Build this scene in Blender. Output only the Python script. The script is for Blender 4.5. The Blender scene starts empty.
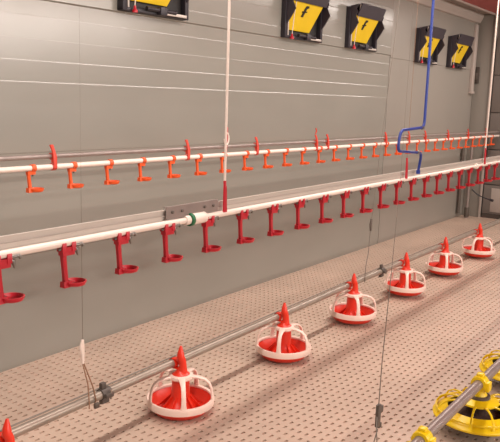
import bpy, bmesh, math, random
from mathutils import Vector, Matrix
random.seed(4)
PI = math.pi
C = bpy.context.scene.collection
H = 1.54          # height of the lens above the slats
YW = 3.22         # side wall
XE = 9.80         # end wall
Y_NEAR, Z_NEAR = 1.91, 1.02
Y_FAR = 2.79
Y_FEED = 2.19
Y_YEL = 0.90

# ------------------------------------------------------------------ materials
def lin(c):
    return tuple((v / 255 / 12.92 if v <= 10 else ((v / 255 + .055) / 1.055) ** 2.4) for v in c)

def mat(name, rgb, rough=.5, metal=0.0, var=.0, scale=8.0, bump=0.0, bscale=60.0, spec=.5, stretch=(1, 1, 1), trans=0.0, coat=0.0):
    m = bpy.data.materials.new(name); m.use_nodes = True
    nt = m.node_tree; b = nt.nodes['Principled BSDF']
    col = lin(rgb)
    b.inputs['Base Color'].default_value = (*col, 1)
    b.inputs['Roughness'].default_value = rough
    b.inputs['Metallic'].default_value = metal
    b.inputs['Specular IOR Level'].default_value = spec
    b.inputs['Transmission Weight'].default_value = trans
    b.inputs['Coat Weight'].default_value = coat
    tc = nt.nodes.new('ShaderNodeTexCoord')
    mp = nt.nodes.new('ShaderNodeMapping'); mp.inputs['Scale'].default_value = stretch
    nt.links.new(tc.outputs['Object'], mp.inputs['Vector'])
    if var > 0:
        n = nt.nodes.new('ShaderNodeTexNoise'); n.inputs['Scale'].default_value = scale; n.inputs['Detail'].default_value = 5
        nt.links.new(mp.outputs['Vector'], n.inputs['Vector'])
        r = nt.nodes.new('ShaderNodeValToRGB')
        r.color_ramp.elements[0].position = .3; r.color_ramp.elements[1].position = .7
        r.color_ramp.elements[0].color = (*[c * (1 - var) for c in col], 1)
        r.color_ramp.elements[1].color = (*[min(1, c * (1 + var * .6)) for c in col], 1)
        nt.links.new(n.outputs['Fac'], r.inputs['Fac']); nt.links.new(r.outputs['Color'], b.inputs['Base Color'])
    if bump > 0:
        n2 = nt.nodes.new('ShaderNodeTexNoise'); n2.inputs['Scale'].default_value = bscale; n2.inputs['Detail'].default_value = 3
        nt.links.new(mp.outputs['Vector'], n2.inputs['Vector'])
        bp = nt.nodes.new('ShaderNodeBump'); bp.inputs['Strength'].default_value = bump; bp.inputs['Distance'].default_value = .01
        nt.links.new(n2.outputs['Fac'], bp.inputs['Height']); nt.links.new(bp.outputs['Normal'], b.inputs['Normal'])
    return m

M = dict(
    wall=mat('painted_sheet_steel', (140, 138, 129), .22, .0, .05, 1.3, .06, 1.6, .8, (1, 1, 2.2)),
    wall_smooth=mat('painted_smooth_panel', (144, 139, 130), .40, 0, .04, 1.5, .06, 1.5, .5),
    door=mat('grey_door_sheet', (120, 112, 106), .45, 0, .05, 2),
    white_trim=mat('off_white_trim', (176, 165, 156), .45, 0, .04, 4),
    seam=mat('dark_joint', (70, 62, 55), .7),
    ceiling_red=mat('dull_red_ceiling', (186, 96, 94), .6, 0, .12, 2),
    ceiling=mat('grey_ceiling_strip', (150, 138, 130), .55, 0, .05, 2),
    slat=mat('plastic_slat', (195, 173, 155), .42, 0, .10, 2.2, .05, 40),
    under=mat('under_slat_ground', (198, 177, 160), .8, 0, .2, 6),
    pvc=mat('white_pvc', (232, 218, 206), .35, 0, .03, 9),
    alu=mat('brushed_aluminium', (196, 188, 178), .38, .15, .06, 12, .05, 30, .5, (.2, 6, 6)),
    steel=mat('galvanised_steel', (158, 147, 134), .34, .4, .12, 14, .05, 40),
    steel_y=mat('aged_steel_tube', (150, 138, 132), .36, .4, .12, 14, .05, 40),
    dark_steel=mat('dark_steel', (96, 88, 80), .45, .3, .1, 14),
    orange=mat('orange_plastic', (226, 88, 34), .38, 0, .05, 20),
    red=mat('red_plastic', (184, 25, 42), .36, 0, .06, 20),
    redclip=mat('red_clip_plastic', (206, 60, 40), .4, 0, .05, 20),
    pan=mat('red_orange_plastic', (226, 52, 28), .34, 0, .06, 14),
    grill=mat('white_plastic', (240, 214, 200), .36, 0, .03, 10),
    yellow=mat('yellow_plastic', (236, 204, 14), .34, 0, .06, 14),
    yflap=mat('yellow_flap', (218, 184, 24), .42, 0, .05, 8),
    black=mat('black_plastic', (40, 36, 42), .45, 0, .1, 10),
    hood=mat('dark_hood_plastic', (58, 52, 58), .4, 0, .08, 10),
    ink_and_shade=mat('black_print_and_shade', (24, 20, 18), .6),  # printed mark, and the painted shade inside the inlets
    blue=mat('blue_hose', (40, 62, 142), .35, 0, .06, 20),
    green=mat('green_seal', (24, 104, 66), .5),
    cord=mat('white_cord', (226, 212, 200), .6, 0, .05, 60),
    wire=mat('grey_wire', (124, 116, 106), .5, .3),
    tan=mat('tan_cord', (150, 116, 92), .7),
    lever=mat('grey_spring_steel', (128, 124, 118), .35, .7),
    feed=mat('dark_feed', (74, 52, 44), .9, 0, .4, 60, .5, 120),
    collar=mat('dark_grey_collar', (84, 76, 70), .5),
    crystal=mat('clear_plastic', (214, 206, 200), .12, 0, 0, 5, 0, 60, .5, (1, 1, 1), .5),
)

# ------------------------------------------------------------------ mesh builder
class MB:
    def __init__(s): s.bm = bmesh.new()
    def box(s, x0, x1, y0, y1, z0, z1, bev=0.0):
        bm2 = bmesh.new()
        bmesh.ops.create_cube(bm2, size=1)
        for v in bm2.verts:
            v.co = Vector(((x0 + x1) / 2 + v.co.x * (x1 - x0), (y0 + y1) / 2 + v.co.y * (y1 - y0), (z0 + z1) / 2 + v.co.z * (z1 - z0)))
        if bev: bmesh.ops.bevel(bm2, geom=bm2.edges[:], offset=bev, segments=2, affect='EDGES', profile=.5)
        s.join(bm2); return s
    def join(s, bm2, mtx=None):
        if mtx: bm2.transform(mtx)
        me = bpy.data.meshes.new('tmp'); bm2.to_mesh(me); bm2.free(); s.bm.from_mesh(me); bpy.data.meshes.remove(me)
    def tube(s, pts, r, n=12, r2=None, cap=True, flat=None):
        """round (or flattened) tube along a path"""
        pts = [Vector(p) for p in pts]; k = len(pts); rings = []
        up = None
        for i, p in enumerate(pts):
            t = (pts[min(i + 1, k - 1)] - pts[max(i - 1, 0)]).normalized()
            if up is None:
                up = Vector((0, 0, 1)) if abs(t.z) < .9 else Vector((0, 1, 0))
            a = (up - t * up.dot(t))
            if a.length < 1e-4: a = Vector((1, 0, 0)) - t * t.x
            a.normalize(); b = t.cross(a); up = a
            rr = r if r2 is None else r + (r2 - r) * i / (k - 1)
            if isinstance(r, (list, tuple)): rr = r[i]
            fa, fb = (1, 1) if flat is None else flat
            rings.append([s.bm.verts.new(p + a * math.cos(2 * PI * j / n) * rr * fa + b * math.sin(2 * PI * j / n) * rr * fb) for j in range(n)])
        for i in range(k - 1):
            for j in range(n):
                s.bm.faces.new((rings[i][j], rings[i][(j + 1) % n], rings[i + 1][(j + 1) % n], rings[i + 1][j]))
        if cap:
            s.bm.faces.new(rings[0][::-1]); s.bm.faces.new(rings[-1])
        return s
    def ribbon(s, pts, wdir, w, th, nrm=None):
        """strap of width w along wdir and thickness th following pts; the cross section is a rounded rectangle"""
        pts = [Vector(p) for p in pts]; wd = Vector(wdir).normalized(); k = len(pts); rings = []
        for i, p in enumerate(pts):
            t = (pts[min(i + 1, k - 1)] - pts[max(i - 1, 0)]).normalized()
            nn = t.cross(wd).normalized()
            ww = w[i] if isinstance(w, (list, tuple)) else w
            q = [(-.5, -.28), (-.36, -.5), (.36, -.5), (.5, -.28), (.5, .28), (.36, .5), (-.36, .5), (-.5, .28)]
            rings.append([s.bm.verts.new(p + wd * a * ww + nn * b * th) for a, b in q])
        for i in range(k - 1):
            for j in range(8): s.bm.faces.new((rings[i][j], rings[i][(j + 1) % 8], rings[i + 1][(j + 1) % 8], rings[i + 1][j]))
        s.bm.faces.new(rings[0][::-1]); s.bm.faces.new(rings[-1]); return s
    def lathe(s, prof, c=(0, 0, 0), n=32, axis='z', close=False):
        rings = []
        for r, z in prof:
            ring = []
            for j in range(n):
                a = 2 * PI * j / n
                if axis == 'z': p = (c[0] + r * math.cos(a), c[1] + r * math.sin(a), c[2] + z)
                else: p = (c[0] + z, c[1] + r * math.cos(a), c[2] + r * math.sin(a))
                ring.append(s.bm.verts.new(p))
            rings.append(ring)
        m = len(rings)
        for i in range(m if close else m - 1):
            A, B = rings[i], rings[(i + 1) % m]
            for j in range(n): s.bm.faces.new((A[j], A[(j + 1) % n], B[(j + 1) % n], B[j]))
        if not close:
            for ring, rv in ((rings[0], True), (rings[-1], False)):
                try: s.bm.faces.new(ring[::-1] if rv else ring)
                except ValueError: pass
        return s
    def prism(s, poly, d0, d1, plane='yz'):
        """polygon in a plane, extruded along the remaining axis"""
        def P(a, b, d): return {'yz': (d, a, b), 'xz': (a, d, b), 'xy': (a, b, d)}[plane]
        A = [s.bm.verts.new(P(a, b, d0)) for a, b in poly]; B = [s.bm.verts.new(P(a, b, d1)) for a, b in poly]
        n = len(poly); s.bm.faces.new(A[::-1]); s.bm.faces.new(B)
        for i in range(n): s.bm.faces.new((A[i], A[(i + 1) % n], B[(i + 1) % n], B[i]))
        return s
    def slab(s, quad, th, nrm):
        """four 3-D corners given thickness along nrm"""
        n = Vector(nrm).normalized() * th
        A = [s.bm.verts.new(Vector(p)) for p in quad]; B = [s.bm.verts.new(Vector(p) + n) for p in quad]
        k = len(quad); s.bm.faces.new(A[::-1]); s.bm.faces.new(B)
        for i in range(k): s.bm.faces.new((A[i], A[(i + 1) % k], B[(i + 1) % k], B[i]))
        return s
    def build(s, name, material, parent=None, loc=None, smooth=True, bev=0.0):
        bmesh.ops.recalc_face_normals(s.bm, faces=s.bm.faces[:])
        me = bpy.data.meshes.new(name); s.bm.to_mesh(me); s.bm.free()
        me.materials.append(material)
        o = bpy.data.objects.new(name, me); C.objects.link(o)
        if smooth:
            for p in me.polygons: p.use_smooth = True
            me.set_sharp_from_angle(angle=math.radians(38))
        if bev:
            b = o.modifiers.new('bevel', 'BEVEL'); b.width = bev; b.segments = 2; b.limit_method = 'ANGLE'
        if parent: o.parent = parent
        if loc: o.location = loc
        return o

def tag(o, label=None, cat=None, group=None, kind=None):
    if label: o['label'] = label
    if cat: o['category'] = cat
    if group: o['group'] = group
    if kind: o['kind'] = kind
    return o
def thing(name, label, cat, loc=(0, 0, 0), group=None):
    o = bpy.data.objects.new(name, None); C.objects.link(o); o.location = loc; o.empty_display_size = .05
    return tag(o, label, cat, group)
def struct(name, mb, m, **k):
    o = mb.build(name, m, **k); o['kind'] = 'structure'; return o
def copy_tree(o, loc, label):
    r = o.copy(); C.objects.link(r); r.location = loc; r['label'] = label
    for ch in o.children:
        c = ch.copy(); C.objects.link(c); c.parent = r
        for g in ch.children:
            d = g.copy(); C.objects.link(d); d.parent = c
    return r
NTH = ['first', 'second', 'third', 'fourth', 'fifth', 'sixth', 'seventh', 'eighth', 'ninth', 'tenth', 'eleventh', 'twelfth', 'thirteenth', 'fourteenth',
       'fifteenth', 'sixteenth', 'seventeenth', 'eighteenth', 'nineteenth', 'twentieth', 'twenty-first', 'twenty-second', 'twenty-third', 'twenty-fourth', 'twenty-fifth']

# ------------------------------------------------------------------ the setting
def slat_floor():
    px, py, hx, hy = 1.16 / 20, .44 / 11, .026, .014
    xs, ys, hole_x, hole_y = [], [], set(), set()
    x = 3.5 - 1.16 * 4
    for k in range(10):
        for i in range(20):
            c = x + px * (i + .5)
            xs.append(c - hx / 2); hole_x.add(len(xs) - 1); xs.append(c + hx / 2)
        x += 1.16
        xs.append(x - .006); xs.append(x - .002); xs.append(x + .002); xs.append(x + .006)
    keep = [i for i, v in enumerate(xs) if v < XE]
    y = 1.66 - .44 * 3
    for k in range(7):
        for i in range(11):
            c = y + py * (i + .5)
            if c + hy / 2 < YW - .01:
                ys.append(c - hy / 2); hole_y.add(len(ys) - 1); ys.append(c + hy / 2)
        y += .44
    xs2 = [xs[i] for i in keep]
    X = [-1.6] + xs2 + [XE + .1]; Y = [-4.2] + ys + [YW + .08]
    hX = {i + 1 for i in hole_x if i in keep and i + 1 in keep}; hY = {i + 1 for i in hole_y}
    nx, ny = len(X), len(Y)
    # the panel seams lie as shallow grooves between neighbouring slat panels
    verts = [(a, b, 0) for a in X for b in Y]; faces = []
    vid = lambda i, j: i * ny + j
    extra = {}
    def low(i, j):
        if (i, j) not in extra:
            extra[(i, j)] = len(verts); verts.append((X[i], Y[j], -.0077))
        return extra[(i, j)]
    for i in range(nx - 1):
        for j in range(ny - 1):
            if i in hX and j in hY:
                q = [(i, j), (i + 1, j), (i + 1, j + 1), (i, j + 1)]
                for a in range(4):
                    p, r = q[a], q[(a + 1) % 4]
                    faces.append((vid(*p), low(*p), low(*r), vid(*r)))
            else:
                faces.append((vid(i, j), vid(i + 1, j), vid(i + 1, j + 1), vid(i, j + 1)))
    me = bpy.data.meshes.new('floor'); me.from_pydata(verts, [], faces); me.update()
    me.materials.append(M['slat'])
    o = bpy.data.objects.new('floor', me); C.objects.link(o); o['kind'] = 'structure'
slat_floor()
struct('floor_base', MB().box(-1.7, XE + .1, -4.2, YW + .1, -.16, -.0075), M['under'], smooth=False)

# side wall: ribbed panels up to the joint at X = 7, smooth panels beyond
XJ = 7.0
w = MB()
prof = [(YW + .1, 0.0), (YW, 0.0)]
# each rib is a narrow ledge facing up; the sheet below it runs back to the wall line over the next 12 cm
prof += [(YW, 1.47)]
for z, q, h in ((1.586, .0014, .0038), (1.70, .0012, .0038), (1.815, .0009, .003), (1.935, .0010, .0042)): prof += [(YW - q, z), (YW, z + h)]
prof += [(YW, 2.022), (YW - .014, 2.03)]
U = YW - .014
for z in (2.105, 2.235, 2.365, 2.495): prof += [(U - .0012, z), (U, z + .007)]
prof += [(U, 2.74), (YW + .1, 2.74)]
w.prism(prof, -1.6, XJ - .005)
struct('wall_left', w, M['wall'], smooth=False)
w = MB().prism([(YW + .1, 0), (YW, 0), (YW, 2.0), (YW - .006, 2.006), (YW - .006, 2.74), (YW + .1, 2.74)], XJ + .005, XE + .1)
struct('wall_left_rear', w, M['wall_smooth'], smooth=False)
struct('trim_1', MB().box(XJ - .02, XJ + .02, YW + .004, YW + .06, 0, 2.74), M['seam'], smooth=False)
# cornice and ceiling
struct('trim_2', MB().prism([(YW, 2.62), (YW - .035, 2.63), (YW - .07, 2.70), (YW - .075, 2.74), (YW, 2.74)], -1.6, XE), M['white_trim'], smooth=False)
struct('ceiling', MB().box(-1.6, XE + .1, 3.0, YW + .1, 2.74, 2.82), M['ceiling'], smooth=False)
struct('ceiling_sheet', MB().box(-1.6, XE + .1, -4.2, 3.0, 2.745, 2.83), M['ceiling_red'], smooth=False)
struct('trim_3', MB().box(-1.6, XE, 2.985, 3.012, 2.722, 2.744), M['white_trim'], smooth=False)
# end wall with corner post and a sectional door
struct('wall_far', MB().box(XE, XE + .1, -4.2, YW + .1, 0, 2.82), M['door'], smooth=False)
struct('trim_4', MB().box(XE - .07, XE, 2.965, YW, 0, 2.74, .006), M['wall_smooth'])
struct('trim_5', MB().box(XE - .10, XE - .07, 2.955, 2.985, 0, 2.74, .004), M['white_trim'])
d = MB()
for z0, z1 in ((.06, .46), (.47, .94), (.95, 1.44), (1.45, 1.94), (1.95, 2.44)):
    d.box(XE - .05, XE, 1.0, 2.95, z0, z1, .006)
struct('door_1', d, M['door'])
struct('trim_6', MB().box(XE - .055, XE, 1.0, 2.95, 0, .058), M['seam'], smooth=False)
struct('trim_7', MB().box(XE - .062, XE - .05, 1.0, 2.84, .09, .42, .004), M['white_trim'])
# cable duct on the side wall near the corner
t = thing('cable_duct', 'pale vertical cable duct on grey wall right of the last inlet', 'duct', (9.62, YW, 1.72))
MB().box(-.05, .05, -.04, .0, 0, .88, .005).build('duct_body', M['white_trim'], t)
MB().box(-.065, .065, -.05, .0, -.03, 0, .004).build('end_cap', M['white_trim'], t)
t = thing('latch_box', 'small dark brown box on the corner post', 'box', (XE - .07, 3.17, 1.83))
MB().box(-.035, 0, -.03, .03, 0, .22, .006).build('box_body', M['seam'], t)
MB().box(-.045, -.035, -.018, .018, .05, .14, .004).build('box_cover', M['dark_steel'], t)

# ------------------------------------------------------------------ air inlets
def make_inlet(label):
    t = thing('air_inlet', label, 'air inlet', group='air inlets along the side wall')
    W, Z0, Z1 = .30, 0.0, .37
    f = MB()
    f.box(-W, -W + .035, -.045, .01, Z0, Z1, .004); f.box(W - .035, W, -.045, .01, Z0, Z1, .004)
    f.box(-W, W, -.045, .01, Z1 - .03, Z1, .004); f.box(-W, W, -.04, .01, Z0, Z0 + .022, .004)
    f.build('frame', M['black'], t)
    MB().box(-W + .03, W - .03, -.004, .008, Z0 + .01, Z1 - .02).build('opening_shade_plate', M['ink_and_shade'], t, smooth=False)  # closed black plate; the shade of an open recess is put into its colour
    # flap hinged low at the wall, its top edge tipped into the room
    a0, a1 = Vector((0, -.022, .065)), Vector((0, -.092, .295))
    q = [(-.27, a0.y, a0.z), (.11, a0.y, a0.z), (.215, a1.y, a1.z), (-.255, a1.y, a1.z)]
    fl = MB().slab(q, .012, (0, .95, .3)).build('flap', M['yflap'], t, smooth=False, bev=.003)
    # black italic mark on the flap: stem leaning right, hooked top, short bar
    def P(u, v):
        v = .50 + (v - .40) * .72; u = u * .85 - .05
        b = a0 + (a1 - a0) * v; return (u, b.y - .002, b.z - .001)
    lg = MB()
    for quad in ([(-.052, .40), (-.018, .40), (.016, .80), (-.018, .80)], [(-.018, .80), (.016, .80), (.05, .86), (.042, .95)],
                 [(-.018, .80), (.042, .95), (.0, .93)], [(-.054, .60), (.030, .63), (.034, .69), (-.050, .66)]):
        lg.slab([P(u, v) for u, v in quad], .004, (0, -.95, -.3))
    lg.build('printed_mark', M['ink_and_shade'], fl, smooth=False)
    # hood above the flap
    h = MB().slab([(-.285, -.02, Z1 - .005), (.285, -.02, Z1 - .005), (.285, -.125, .395), (-.22, -.125, .395)], .010, (0, -.2, 1))
    h.slab([(-.22, -.123, .398), (.285, -.123, .398), (.25, -.094, .288), (-.26, -.094, .288)], .008, (0, -1, -.4))
    h.build('hood', M['hood'], t, smooth=False, bev=.002)
    for sx in (-1, 1):
        w_ = MB().prism([(-.01, .36), (-.125, .392), (-.095, .35), (-.11, .325), (-.095, .285), (-.125, .225), (-.09, .17), (-.02, .07)], sx * .272, sx * .284)
        w_.build('side_wing', M['hood'], t, smooth=False)
    MB().tube([(-.11, -.055, .03), (.16, -.055, .03)], .013, 10).build('linkage_rod', M['black'], t)
    MB().box(.0, .06, -.075, -.03, .0, .05, .004).build('rod_bracket', M['black'], t)
    MB().lathe([(.004, -.022), (.017, -.022), (.017, -.010), (.009, .0), (.007, .018), (.003, .02)], (-.215, -.058, .014), 14).build('cord_stop', M['red'], t)
    MB().tube([(-.215, -.058, .03), (-.22, -.075, .17), (-.225, -.11, .39)], .0035, 8).build('pull_cord', M['cord'], t)
    MB().box(.07, .27, -.055, -.04, .008, .026, .002).build('sill_strip', M['alu'], t)
    MB().box(-W + .036, -W + .048, -.05, -.04, .02, .33, .002).build('edge_strip', M['alu'], t)
    return t
inl = None
for x, lab in ((3.375, 'leftmost yellow and black air inlet, cut by the top edge of the photo'),
               (5.17, 'yellow and black air inlet on the ribbed wall, right of the white cord'),
               (6.26, 'yellow and black air inlet just left of the vertical wall joint'),
               (7.92, 'yellow and black air inlet behind the hanging blue hose'),
               (8.94, 'last yellow and black air inlet, beside the far corner')):
    if inl is None:
        inl = make_inlet(lab); inl.location = (x, YW - .02, 2.035)
    else: copy_tree(inl, (x, YW - .012, 2.03 if x < 7 else 1.995), lab)

# ------------------------------------------------------------------ near drinker line
t = thing('drinker_line', 'near white drinker pipe under its grey aluminium rail', 'drinker line', (0, Y_NEAR, Z_NEAR))
MB().tube([(.4, 0, 0), (9.5, 0, 0)], .0135, 16).build('water_pipe', M['pvc'], t)
r = MB().prism([(.020, .006), (.020, .056), (.008, .056), (.008, .052), (.016, .051), (.016, .032), (.010, .032), (.010, .028), (.016, .027), (.016, .012), (.012, .012), (.012, .006)], .4, 9.5)
r.build('support_rail', M['alu'], t, smooth=False)
MB().tube([(.4, .004, -.019), (9.5, .004, -.019)], .0016, 6).build('spacer_wire', M['wire'], t)
j = MB().prism([(.004, .016), (.000, .016), (.000, .068), (.018, .068), (.018, .065), (.004, .064)], 2.105, 2.445).build('rail_joiner', M['steel_y'], t, smooth=False)
for x in (2.14, 2.20, 2.35, 2.41):
    MB().lathe([(.002, -.001), (.007, 0), (.006, .004), (.002, .005)], (0, 0, 0), 10, 'x').build('joiner_screw', M['dark_steel'], j, (x, -.002, .045))
for o in j.children: o.rotation_euler = (0, 0, -PI / 2)
c = MB().lathe([(.0137, 0), (.022, 0), (.0245, .006), (.0245, .085), (.021, .09), (.0137, .09)], (2.262, 0, 0), 24, 'x').build('pipe_coupling', M['pvc'], t)
MB().lathe([(.0137, 0), (.0275, .001), (.0275, .016), (.0137, .017)], (2.246, 0, 0), 24, 'x').build('seal_ring', M['green'], c)
MB().lathe([(.0137, 0), (.020, .0), (.020, .026), (.0137, .026)], (2.218, 0, 0), 24, 'x').build('union_nut', M['pvc'], c)
MB().lathe([(.0117, 0), (.024, 0), (.024, .03), (.0117, .03)], (6.02, 0, 0), 20, 'x').build('pipe_clamp', M['pvc'], t)

def make_drinker(name, label, group, m, near=True):
    t = thing(name, label, 'drip cup', group=group)
    sd = MB(); am = MB()
    if near:
        for x0 in (-.030, .012):
            sd.prism([(-.015, .002), (-.017, -.002), (-.016, -.030), (.016, -.030), (.017, -.002), (.015, .002), (.0138, -.003), (.010, -.011), (0, -.0145), (-.010, -.011), (-.0138, -.003)], x0, x0 + .017)
        sd.prism([(-.014, -.0145), (.014, -.0145), (.013, -.044), (-.013, -.044)], -.026, .026)
        top, bot, cx, R, w = -.040, -.150, .032, .0415, 1.0
    else:
        sd.lathe([(.0137, 0), (.0185, 0), (.0185, .022), (.0137, .022)], (.0, 0, 0), 18, 'x', True)
        sd.prism([(-.010, -.0138), (.010, -.0138), (.010, -.030), (-.010, -.030)], -.022, .020)
        top, bot, cx, R, w = -.016, -.106, .026, .037, .85
    sd.build('saddle_clip', m, t)
    n = 6; pts = [(-.016 + .010 * i / (n - 1), 0, top + (bot - top) * i / (n - 1)) for i in range(n)]
    am.ribbon(pts, (0, 1, 0), [.022 * w, .019 * w, .017 * w, .017 * w, .019 * w, .024 * w], .017 * w)
    am.prism([(-.010, bot + .012), (.010, bot + .012), (.013, bot - .010), (-.013, bot - .010)], -.022, .012)
    am.build('arm', m, t)
    k = R / .0385
    MB().lathe([(r * k, z) for r, z in [(.001, 0), (.024, 0), (.034, .004), (.0385, .015), (.0385, .018), (.0350, .018), (.031, .007), (.022, .004), (.001, .004)]], (cx, -.004, bot - .010), 26).build('cup', m, t)
    if near:
        lv = MB().tube([(.030, -.004, -.018), (.038, -.008, -.026), (.041, -.010, -.050)], [.006, .009, .0025], 10)
        lv.tube([(.026, -.010, -.012), (.058, -.012, -.010), (.064, -.012, -.018)], .0065, 10)
        lv.build('spring_lever', M['lever'], t)
        MB().tube([(-.040, -.006, -.022), (-.028, -.004, -.018)], [.003, .006], 8).build('end_stop', M['dark_steel'], t)
    else:
        MB().tube([(.010, 0, -.016), (.010, 0, -.040)], [.007, .004], 10).build('nipple', M['lever'], t)
    return t
GN = 'red drip cups under the near drinker pipe'
near_x = [1.325 + .2645 * i - .00062 * i * i for i in range(22)]
def near_label(k):          # k = 0 is the cup cut by the left edge of the photo
    if k == 0: return 'red drip cup on near pipe, cut by the left photo edge'
    if k == 1: return 'red drip cup on near pipe in front of the thin left wire'
    if k == 2: return 'red drip cup on near pipe, second left of the green-ringed coupling'
    if k == 3: return 'red drip cup on near pipe immediately left of the green-ringed coupling'
    if k == 4: return 'red drip cup on near pipe between green-ringed coupling and white cord'
    if k <= 13: return 'red drip cup on near pipe, %s to the right of the white cord' % NTH[k - 5]
    return 'red drip cup on near pipe, %s cup in from the right photo edge' % NTH[21 - k]
proto = None
for k, x in enumerate(near_x):
    if proto is None:
        proto = make_drinker('nipple_drinker', near_label(k), GN, M['red']); proto.location = (x, Y_NEAR, Z_NEAR)
    else: copy_tree(proto, (x, Y_NEAR, Z_NEAR), near_label(k))

# hangers of the near line
def hanger(name, label, x, cordm, rc, group=None):
    t = thing(name, label, 'hanging cord', (x, Y_NEAR + .004, Z_NEAR), group)
    MB().tube([(0, -.010, .13), (0, -.010, 2.735 - Z_NEAR)], rc, 8).build('cord', cordm, t)
    h = MB().ribbon([(0, -.015, .008), (0, -.014, .04), (0, -.013, .10), (0, -.012, .125)], (1, 0, 0), [.024, .022, .017, .014], .012)
    h.tube([(0, -.012, .12), (0, -.010, .15)], .0068, 8)
    h.build('tensioner', M['red'], t)
    return t
hanger('pipe_hanger', 'white hanging cord with red tensioner just right of green-ringed coupling', 2.483, M['cord'], .0058, 'hanging cords of the near drinker pipe')
hanger('pipe_hanger', 'thin pale cord with red tensioner on near pipe below the blue hose', 4.52, M['tan'], .0012, 'hanging cords of the near drinker pipe')
hanger('pipe_hanger', 'white hanging cord with red tensioner at the right photo edge', 6.24, M['cord'], .006, 'hanging cords of the near drinker pipe')

# blue hose from the ceiling to the near line
def fillet(pts, r, n=6):
    out = [Vector(pts[0])]
    for a, b, c_ in zip(pts, pts[1:], pts[2:]):
        a, b, c_ = Vector(a), Vector(b), Vector(c_)
        u = (a - b).normalized() * r; v = (c_ - b).normalized() * r
        for i in range(n + 1):
            q = i / n; out.append((b + u) * (1 - q) ** 2 + b * 2 * q * (1 - q) + (b + v) * q * q)
    out.append(Vector(pts[-1])); return out
YH = 1.87
t = thing('water_hose', 'blue hose hanging from ceiling with a square bend onto near pipe', 'hose', (4.70, YH, 1.05))
hp = [(0, 0, 1.69), (0, 0, .325), (-.395, 0, .312), (-.425, 0, .178), (-.01, 0, .150), (0, .02, .015)]
MB().tube(fillet(hp, .05), .0098, 12).build('hose', M['blue'], t)
for p, dx in ((Vector((-.05, 0, .3235)), .03), (Vector((-.10, 0, .1565)), .03)):
    MB().lathe([(.0097, 0), (.0125, 0), (.0125, dx), (.0097, dx)], p, 14, 'x').build('hose_clip', M['lever'], t)
MB().lathe([(.0095, 0), (.015, 0), (.015, .025), (.0095, .025)], (0, .02, .0), 14).build('hose_connector', M['blue'], t)

# ------------------------------------------------------------------ far drinker line
def zfar(x): return 1.176 - (x - 1.9) * .0045
t = thing('drinker_line', 'far white drinker pipe under a thin steel tube near the wall', 'drinker line', (0, Y_FAR, 0))
MB().tube([(.6, 0, zfar(.6)), (9.66, 0, zfar(9.66))], .0135, 16).build('water_pipe', M['pvc'], t)
MB().tube([(.6, .006, zfar(.6) + .052), (9.66, .006, zfar(9.66) + .052)], .0115, 14).build('support_tube', M['steel_y'], t)
MB().tube([(.6, .012, zfar(.6) + .073), (9.66, .012, zfar(9.66) + .073)], .002, 6).build('guard_wire', M['wire'], t)
for k, x in enumerate((2.245, 3.253, 3.985, 4.80, 4.98, 6.08, 6.62, 7.05, 7.72, 8.40, 9.1)):
    z = zfar(x); m = MB()
    m.lathe([(.0138, 0), (.018, 0), (.018, .022), (.0138, .022)], (x - .011, 0, z), 18, 'x', True)
    m.lathe([(.0118, 0), (.017, 0), (.017, .022), (.0118, .022)], (x - .011, .006, z + .052), 18, 'x', True)
    m.ribbon([(x, -.015, z - .005), (x, -.014, z + .05), (x - .004, -.008, z + .08), (x - .010, 0, z + .108)], (1, 0, 0), [.020, .022, .018, .020], .010)
    m.box(x - .008, x + .008, -.008, .004, z + .02, z + .04)
    m.build('tube_clip', M['redclip'], t)
    if k == 3: MB().ribbon([(x - .012, 0, z + .115), (x + .004, 0, z + .135), (x - .008, 0, z + .16)], (1, 0, 0), .010, .008).build('clip_tail', M['redclip'], t)
GF = 'orange drip cups under the far drinker pipe'
far_x = [2.112 + .2503 * i for i in range(30)]
def far_label(k):
    if k == 0: return 'orange drip cup on far pipe, leftmost and left of the first clip'
    if k <= 5: return 'orange drip cup on far pipe, %s to the left of the white cord' % NTH[5 - k]
    if k == 6: return 'orange drip cup on far pipe directly behind the white cord'
    if k <= 17: return 'orange drip cup on far pipe, %s to the right of the white cord' % NTH[k - 7]
    return 'orange drip cup on far pipe, %s cup from its far end' % NTH[29 - k]
proto = None
for k, x in enumerate(far_x):
    if proto is None:
        proto = make_drinker('nipple_drinker', far_label(k), GF, M['orange'], False); proto.location = (x, Y_FAR, zfar(x))
    else: copy_tree(proto, (x, Y_FAR, zfar(x)), far_label(k))
# cord of the far line
x0 = 3.63
t = thing('hook_cord', 'white looped hook with red clip on far pipe behind the white cord', 'hook', (x0, Y_FAR - .012, zfar(x0)))
MB().tube([(0, .006, .17), (0, .012, 2.735 - zfar(x0))], .0015, 6).build('cord', M['cord'], t)
MB().tube([(.022 * math.sin(a) , 0, .105 + .038 * math.cos(a)) for a in [i * PI / 8 for i in range(-1, 13)]], .006, 8).build('hook', M['cord'], t)
MB().ribbon([(.004, .008, .01), (.006, .006, .10), (0, 0, .18)], (1, 0, 0), [.022, .026, .020], .010).build('clip', M['red'], t)

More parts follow.
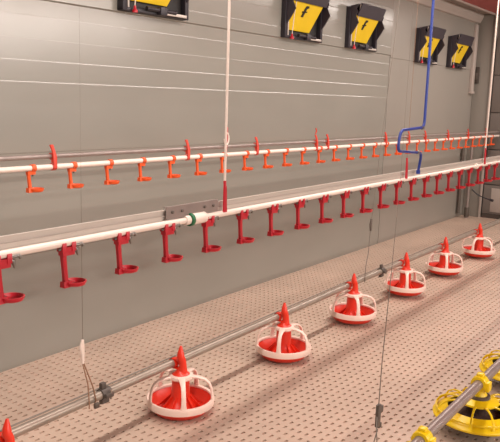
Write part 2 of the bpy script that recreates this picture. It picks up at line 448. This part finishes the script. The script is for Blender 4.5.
# standpipes and cable in the far corner
t = thing('standpipe', 'grey vertical pipe with dark foot in far corner, rising to far drinker pipe', 'pipe', (9.50, 3.08, 0), 'corner standpipes')
MB().tube([(0, 0, 0), (0, 0, 1.10), (.03, -.1, 1.135), (.06, -.26, 1.14)], .019, 14).build('pipe', M['steel_y'], t)
MB().lathe([(.02, 0), (.032, 0), (.032, .13), (.02, .13)], (0, 0, .02), 16).build('foot_sleeve', M['dark_steel'], t)
t = thing('standpipe', 'dark vertical pipe in far corner, close against the side wall', 'pipe', (9.46, 3.185, 0.06), 'corner standpipes')
MB().tube([(0, 0, 0), (0, 0, .9)], .022, 14).build('pipe', M['dark_steel'], t)
MB().box(-.012, .012, 0, .035, .78, .83, .003).build('wall_bracket', M['dark_steel'], t)
t = thing('loose_cable', 'short black loose cable sticking out beside corner pipes', 'cable', (9.52, 3.04, .34))
MB().tube([(0, 0, .06), (.0, -.08, .0), (.0, -.17, -.035), (0, -.26, -.055)], .008, 8).build('cable', M['black'], t)
MB().tube([(0, -.255, -.054), (0, -.30, -.063)], .018, 10).build('plug', M['black'], t)

# ------------------------------------------------------------------ feed lines
def zfeed(x): return min(.228 + (x - 1.5) * .011, .263)
def feed_line(name, label, y, zf, x0, x1, m, r, clamps):
    t = thing(name, label, 'feed pipe', (0, y, 0))
    MB().tube([(x0, 0, zf(x0)), (4.58, 0, zf(4.58)), (x1, 0, zf(x1))], r, 18).build('tube', m, t)
    if y > 1: MB().tube([(x0, .010, zf(x0) + r + .006), (4.58, .010, zf(4.58) + r + .006), (x1, .010, zf(x1) + r + .006)], .004, 8).build('guard_wire', M['wire'], t)
    for x in clamps:
        z = zf(x); c = MB()
        c.lathe([(r + .0005, -.026), (r + .006, -.026), (r + .006, .026), (r + .0005, .026)], (x, 0, z), 18, 'x', True)
        c.box(x - .022, x + .022, -r - .02, -r, z - .010, z + .010, .003)
        c.box(x - .022, x + .004, -.010, .010, z + r, z + r + .032, .003)
        c.prism([(-.01, z - r), (.01, z - r), (.014, z - r - .03), (-.012, z - r - .022)], x - .02, x + .02)
        k = c.build('coupling', M['collar'], t)
        MB().tube([(x + .008, -r - .014, z - .02), (x + .008, -r - .014, z + .022)], .005, 8).build('bolt', M['steel'], k)
    return t
feed_line('feed_pipe', 'long grey steel feed pipe carrying the red feeder pans', Y_FEED, zfeed, .6, 9.6, M['steel'], .0205, (2.02, 4.86))
zy = lambda x: .252
feed_line('feed_pipe', 'thick grey steel feed pipe carrying the yellow feeder pans', Y_YEL, zy, 1.4, 8.0, M['steel_y'], .0225, ())

def make_red_pan(label, rz):
    t = thing('feeder_pan', label, 'feeder', group='red feeder pans along the grey feed pipe'); t.rotation_euler.z = rz
    zp = .228
    MB().lathe([(.001, .001), (.110, .001), (.130, .006), (.148, .026), (.160, .046), (.160, .058), (.154, .058), (.142, .034), (.122, .014), (.09, .012), (.001, .012)], n=48).build('bowl', M['pan'], t)
    # cone and tube inside, with low fins
    cn = MB().lathe([(.001, .010), (.092, .012), (.088, .022), (.062, .046), (.052, .060), (.047, .075), (.043, .160), (.030, .166), (.001, .166)], n=36)
    cn.build('feed_cone', M['pan'], t)
    fn = MB()
    for k in range(10):
        a = 2 * PI * k / 10
        q = [(.044 * math.cos(a), .044 * math.sin(a), .085), (.044 * math.cos(a), .044 * math.sin(a), .04), (.125 * math.cos(a), .125 * math.sin(a), .014), (.100 * math.cos(a), .100 * math.sin(a), .030)]
        fn.slab(q, .005, (-math.sin(a), math.cos(a), 0))
    fn.build('fin_ring', M['pan'], t, smooth=False)
    MB().lathe([(.160, .038), (.166, .039), (.169, .062), (.165, .072), (.152, .070), (.151, .062), (.158, .054)], n=48, close=True).build('grill_rim', M['grill'], t)
    MB().lathe([(.040, .166), (.057, .162), (.062, .168), (.060, .180), (.040, .184)], n=32, close=True).build('grill_collar', M['grill'], t)
    for k in range(5):
        a = 2 * PI * k / 5; ca, sa = math.cos(a), math.sin(a)
        prof = [(.160, .062), (.159, .09), (.154, .122), (.142, .148), (.120, .165), (.088, .173), (.052, .174)]
        MB().ribbon([(r * ca, r * sa, z) for r, z in prof], (-sa, ca, 0), [.034, .024, .021, .021, .022, .028, .036], .010).build('grill_arch', M['grill'], t)
    # saddle gripping the pipe, topped by a pointed latch; built along the pipe, so undo the turn of the pan
    cp = MB()
    cp.lathe([(.046, .178), (.044, .184), (.033, .190), (.026, .197), (.019, .203), (.014, .206), (.001, .207)], n=24)
    cp.lathe([(.0208, -.017), (.0235, -.016), (.0245, 0), (.0235, .016), (.0208, .017)], (0, .045, zp), 20, 'x', True)
    cp.box(-.016, .016, .0, .045, zp - .0245, zp - .0205, .0015); cp.box(-.016, .016, -.004, .045, zp + .0205, zp + .0245, .0015)
    sad = cp.build('saddle', M['pan'], t); sad.rotation_euler.z = -rz
    lt = MB().tube([(.004, -.006, .196), (.006, -.007, zp - .005), (.002, -.006, zp + .02), (-.004, 0, zp + .036), (-.002, .002, zp + .056), (.004, .006, zp + .088)], [.026, .0195, .0195, .021, .017, .006], 14, flat=(1, .9))
    l = lt.build('latch', M['pan'], t); l.rotation_euler.z = -rz
    return t
red_labels = ['red and white feeder pan cut by the bottom left photo corner', 'red and white feeder pan nearest the camera seen whole', 'second nearest whole red and white feeder pan on the grey pipe',
              'red and white feeder pan left of the dangling thin wire', 'red and white feeder pan just right of the feed pipe coupling', 'second red and white feeder pan from the right photo edge',
              'red and white feeder pan cut by the right photo edge', 'red and white feeder pan at the far end, past the right photo edge']
PAN_X = (1.50, 2.49, 3.426, 4.325, 5.235, 6.12, 7.10)
offs = [0, 5, -10, 14, 6, 8, -20, 0]
for k in range(7):
    x = PAN_X[k]
    p = make_red_pan(red_labels[k], math.atan2(-Y_FEED, -x) + math.radians(offs[k]))
    p.location = (x - .008, Y_FEED - .045, zfeed(x) - .228 * 1.05); p.scale.z = 1.05

def make_yellow_pan(label):
    t = thing('feeder_pan', label, 'feeder', group='yellow feeder pans along the near feed pipe')
    zp = .252
    MB().lathe([(.001, .052), (.11, .050), (.150, .056), (.188, .078), (.196, .088), (.190, .090), (.150, .066), (.10, .060), (.001, .060)], n=48).build('bowl', M['dark_steel'], t)
    MB().lathe([(.001, .062), (.150, .066), (.155, .072), (.10, .088), (.05, .105), (.001, .11)], n=36).build('feed_mound', M['feed'], t)
    MB().lathe([(.190, .084), (.203, .086), (.205, .094), (.200, .102), (.165, .118), (.140, .134), (.136, .130), (.160, .112), (.190, .096)], n=48, close=True).build('rim_skirt', M['yellow'], t)
    MB().lathe([(.060, .166), (.085, .160), (.094, .162), (.093, .170), (.070, .180), (.050, .186), (.046, .178)], n=40, close=True).build('top_ring', M['yellow'], t)
    for k in range(12):
        a = 2 * PI * (k + .3) / 12; ca, sa = math.cos(a), math.sin(a)
        prof = [(.195, .094), (.190, .125), (.176, .148), (.150, .163), (.120, .168), (.086, .166)]
        MB().ribbon([(r * ca, r * sa, z) for r, z in prof], (-sa, ca, 0), [.018, .011, .009, .009, .010, .014], .007).build('grill_spoke', M['yellow'], t)
    MB().lathe([(.186, .118), (.194, .118), (.194, .126), (.186, .126)], n=48, close=True).build('grill_hoop', M['yellow'], t)
    MB().lathe([(.001, .105), (.050, .108), (.046, .15), (.040, .178), (.001, .18)], n=28).build('inner_tube', M['feed'], t)
    MB().lathe([(.03, .178), (.052, .178), (.054, .184), (.052, .196), (.03, .198)], n=28, close=True).build('collar', M['collar'], t)
    s = MB()
    s.lathe([(.040, .194), (.036, .202), (.030, .215), (.028, zp - .02), (.001, zp - .018)], n=24)
    s.lathe([(.0233, -.026), (.036, -.026), (.0385, -.014), (.0385, .014), (.036, .026), (.0233, .026)], (0, 0, zp), 24, 'x', True)
    s.box(-.016, .016, -.016, .016, zp + .034, zp + .050, .005)
    s.box(-.022, .022, -.050, -.030, zp - .03, zp + .016, .005)
    s.build('saddle', M['yellow'], t)
    return t
for x, lab in ((2.478, 'yellow feeder pan at bottom edge, mostly below the photo with only its clip showing'), (3.185, 'yellow feeder pan in the lower right corner, crossed by the thick pipe'),
               (3.89, 'yellow feeder pan at right photo edge, behind the corner one')):
    if x < 2.6:
        yp = make_yellow_pan(lab); yp.location = (x, Y_YEL, 0)
    else: copy_tree(yp, (x, Y_YEL, 0), lab)

# ------------------------------------------------------------------ hanging wires
t = thing('suspension_wire', 'thin wire with white adjuster holding feed pipe at the left', 'hanging wire', (1.90, Y_FEED, 0), 'thin wires holding the feed pipes')
MB().tube([(0, 0, .50), (0, 0, 1.0), (0, 0, 1.2), (0, 0, 2.74)], [.0014, .0012, .0004, .0003], 6).build('wire', M['wire'], t)
MB().ribbon([(-.004, -.004, .515), (-.008, -.004, .49), (-.004, -.004, .45), (-.004, -.004, .41)], (1, 0, 0), [.010, .024, .016, .010], .010).build('adjuster', M['pvc'], t)
zz = zfeed(1.93)
lp = MB().tube([(-.004, 0, .42), (.004, -.026, .32), (.010, -.026, zz), (.012, -.024, zz - .028)], .003, 8)
lp.tube([(0, 0, .42), (.034, -.022, .30), (.050, -.024, zz), (.052, -.010, zz - .028)], .003, 8)
lp.build('loop', M['tan'], t)
MB().box(.036, .062, -.036, -.022, zz - .035, zz - .012, .003).build('loop_hook', M['dark_steel'], t)

t = thing('suspension_wire', 'thin wire with small dark adjuster before the wall, holding feed pipe', 'hanging wire', (4.60, Y_FEED, 0), 'thin wires holding the feed pipes')
MB().tube([(0.02, 0, .62), (.1, .0, 1.2), (.235, 0, 2.05), (.32, 0, 2.74)], .0019, 6).build('wire', M['wire'], t)
MB().ribbon([(.02, -.003, .70), (.012, -.003, .66), (.018, -.003, .61)], (1, 0, 0), [.012, .030, .016], .012).build('adjuster', M['dark_steel'], t)
MB().tube([(.02, 0, .62), (0, -.004, .45), (-.05, -.015, .36), (-.07, -.022, .30), (-.068, -.022, zfeed(4.5) - .02)], .0032, 8).build('loop', M['wire'], t)

t = thing('suspension_wire', 'thin wire with dark clip in front, beside the yellow feeder clip', 'hanging wire', (2.045, Y_YEL, 0), 'thin wires holding the feed pipes')
MB().tube([(0, 0, .53), (.004, 0, .70), (.030, 0, 1.0), (.05, 0, 1.3), (.07, 0, 2.74)], [.0020, .0018, .0013, .0004, .0003], 6).build('wire', M['wire'], t)
ad = MB().box(-.010, .012, -.006, .006, .47, .55, .003)
ad.box(.006, .030, -.006, .006, .515, .54, .003); ad.box(.004, .024, -.006, .006, .463, .48, .003)
ad.build('adjuster', M['dark_steel'], t)
lp = MB().tube([(-.008, 0, .51), (-.028, -.01, .48), (-.038, -.022, .41), (-.036, -.027, .25)], .002, 6)
lp.tube([(.004, 0, .46), (-.002, .01, .40), (-.006, .025, .25)], .002, 6)
lp.build('loop', M['wire'], t)

# ------------------------------------------------------------------ light: two rows of ceiling tubes
def lamp(x, y, z, w, h, e, col, tilt=0):
    l = bpy.data.lights.new('ceiling_tube_light', 'AREA'); l.shape = 'RECTANGLE'; l.size = w; l.size_y = h; l.energy = e; l.color = col
    o = bpy.data.objects.new('ceiling_tube_light', l); C.objects.link(o); o.location = (x, y, z); o.rotation_euler.x = math.radians(tilt); return o
WARM = (1.0, .90, .83)
LA, LB, LC = 21.0, 23.0, 45.0
for i in range(8): lamp(-.6 + 1.45 * i, 1.92, 2.68, 1.40, .18, LA, WARM)
for i in range(8): lamp(-.2 + 1.30 * i, -3.0, 2.62, .60, .10, LB, WARM, 55)
for i in range(6): lamp(-1.0 + 2.2 * i, -7.5, 2.70, 2.0, .10, LC, WARM, 65)
wd = bpy.data.worlds.new('world'); wd.use_nodes = True
wd.node_tree.nodes['Background'].inputs[0].default_value = (1.0, .91, .85, 1)
wd.node_tree.nodes['Background'].inputs[1].default_value = .28
sc = bpy.context.scene; sc.world = wd

# ------------------------------------------------------------------ camera
F = 700.0
Xc = Vector((757 - 250, 114 - 221, F)).normalized()
roll = .032; tt = F * F / (507 * roll + 107)
Dc = Vector((-roll * tt, tt, F)).normalized()
Yc = Xc.cross(Dc)
if Yc.z < 0: Yc = -Yc
Zc = -Dc
# rows of R are the world axes seen in the camera frame (x right, y down, z forward)
right = Vector((Xc.x, Yc.x, Zc.x)); down = Vector((Xc.y, Yc.y, Zc.y)); fwd = Vector((Xc.z, Yc.z, Zc.z))
mw = Matrix((( right.x, -down.x, -fwd.x, 0), (right.y, -down.y, -fwd.y, 0), (right.z, -down.z, -fwd.z, H), (0, 0, 0, 1)))
cd = bpy.data.cameras.new('camera'); cd.sensor_fit = 'HORIZONTAL'; cd.sensor_width = 36; cd.lens = 36 * F / 500
co = bpy.data.objects.new('camera', cd); C.objects.link(co); co.matrix_world = mw; sc.camera = co
sc.view_settings.view_transform = 'Standard'; sc.view_settings.look = 'None'; sc.view_settings.gamma = 1.0
sc.view_settings.use_curve_mapping = False; sc.view_settings.exposure = 0.1
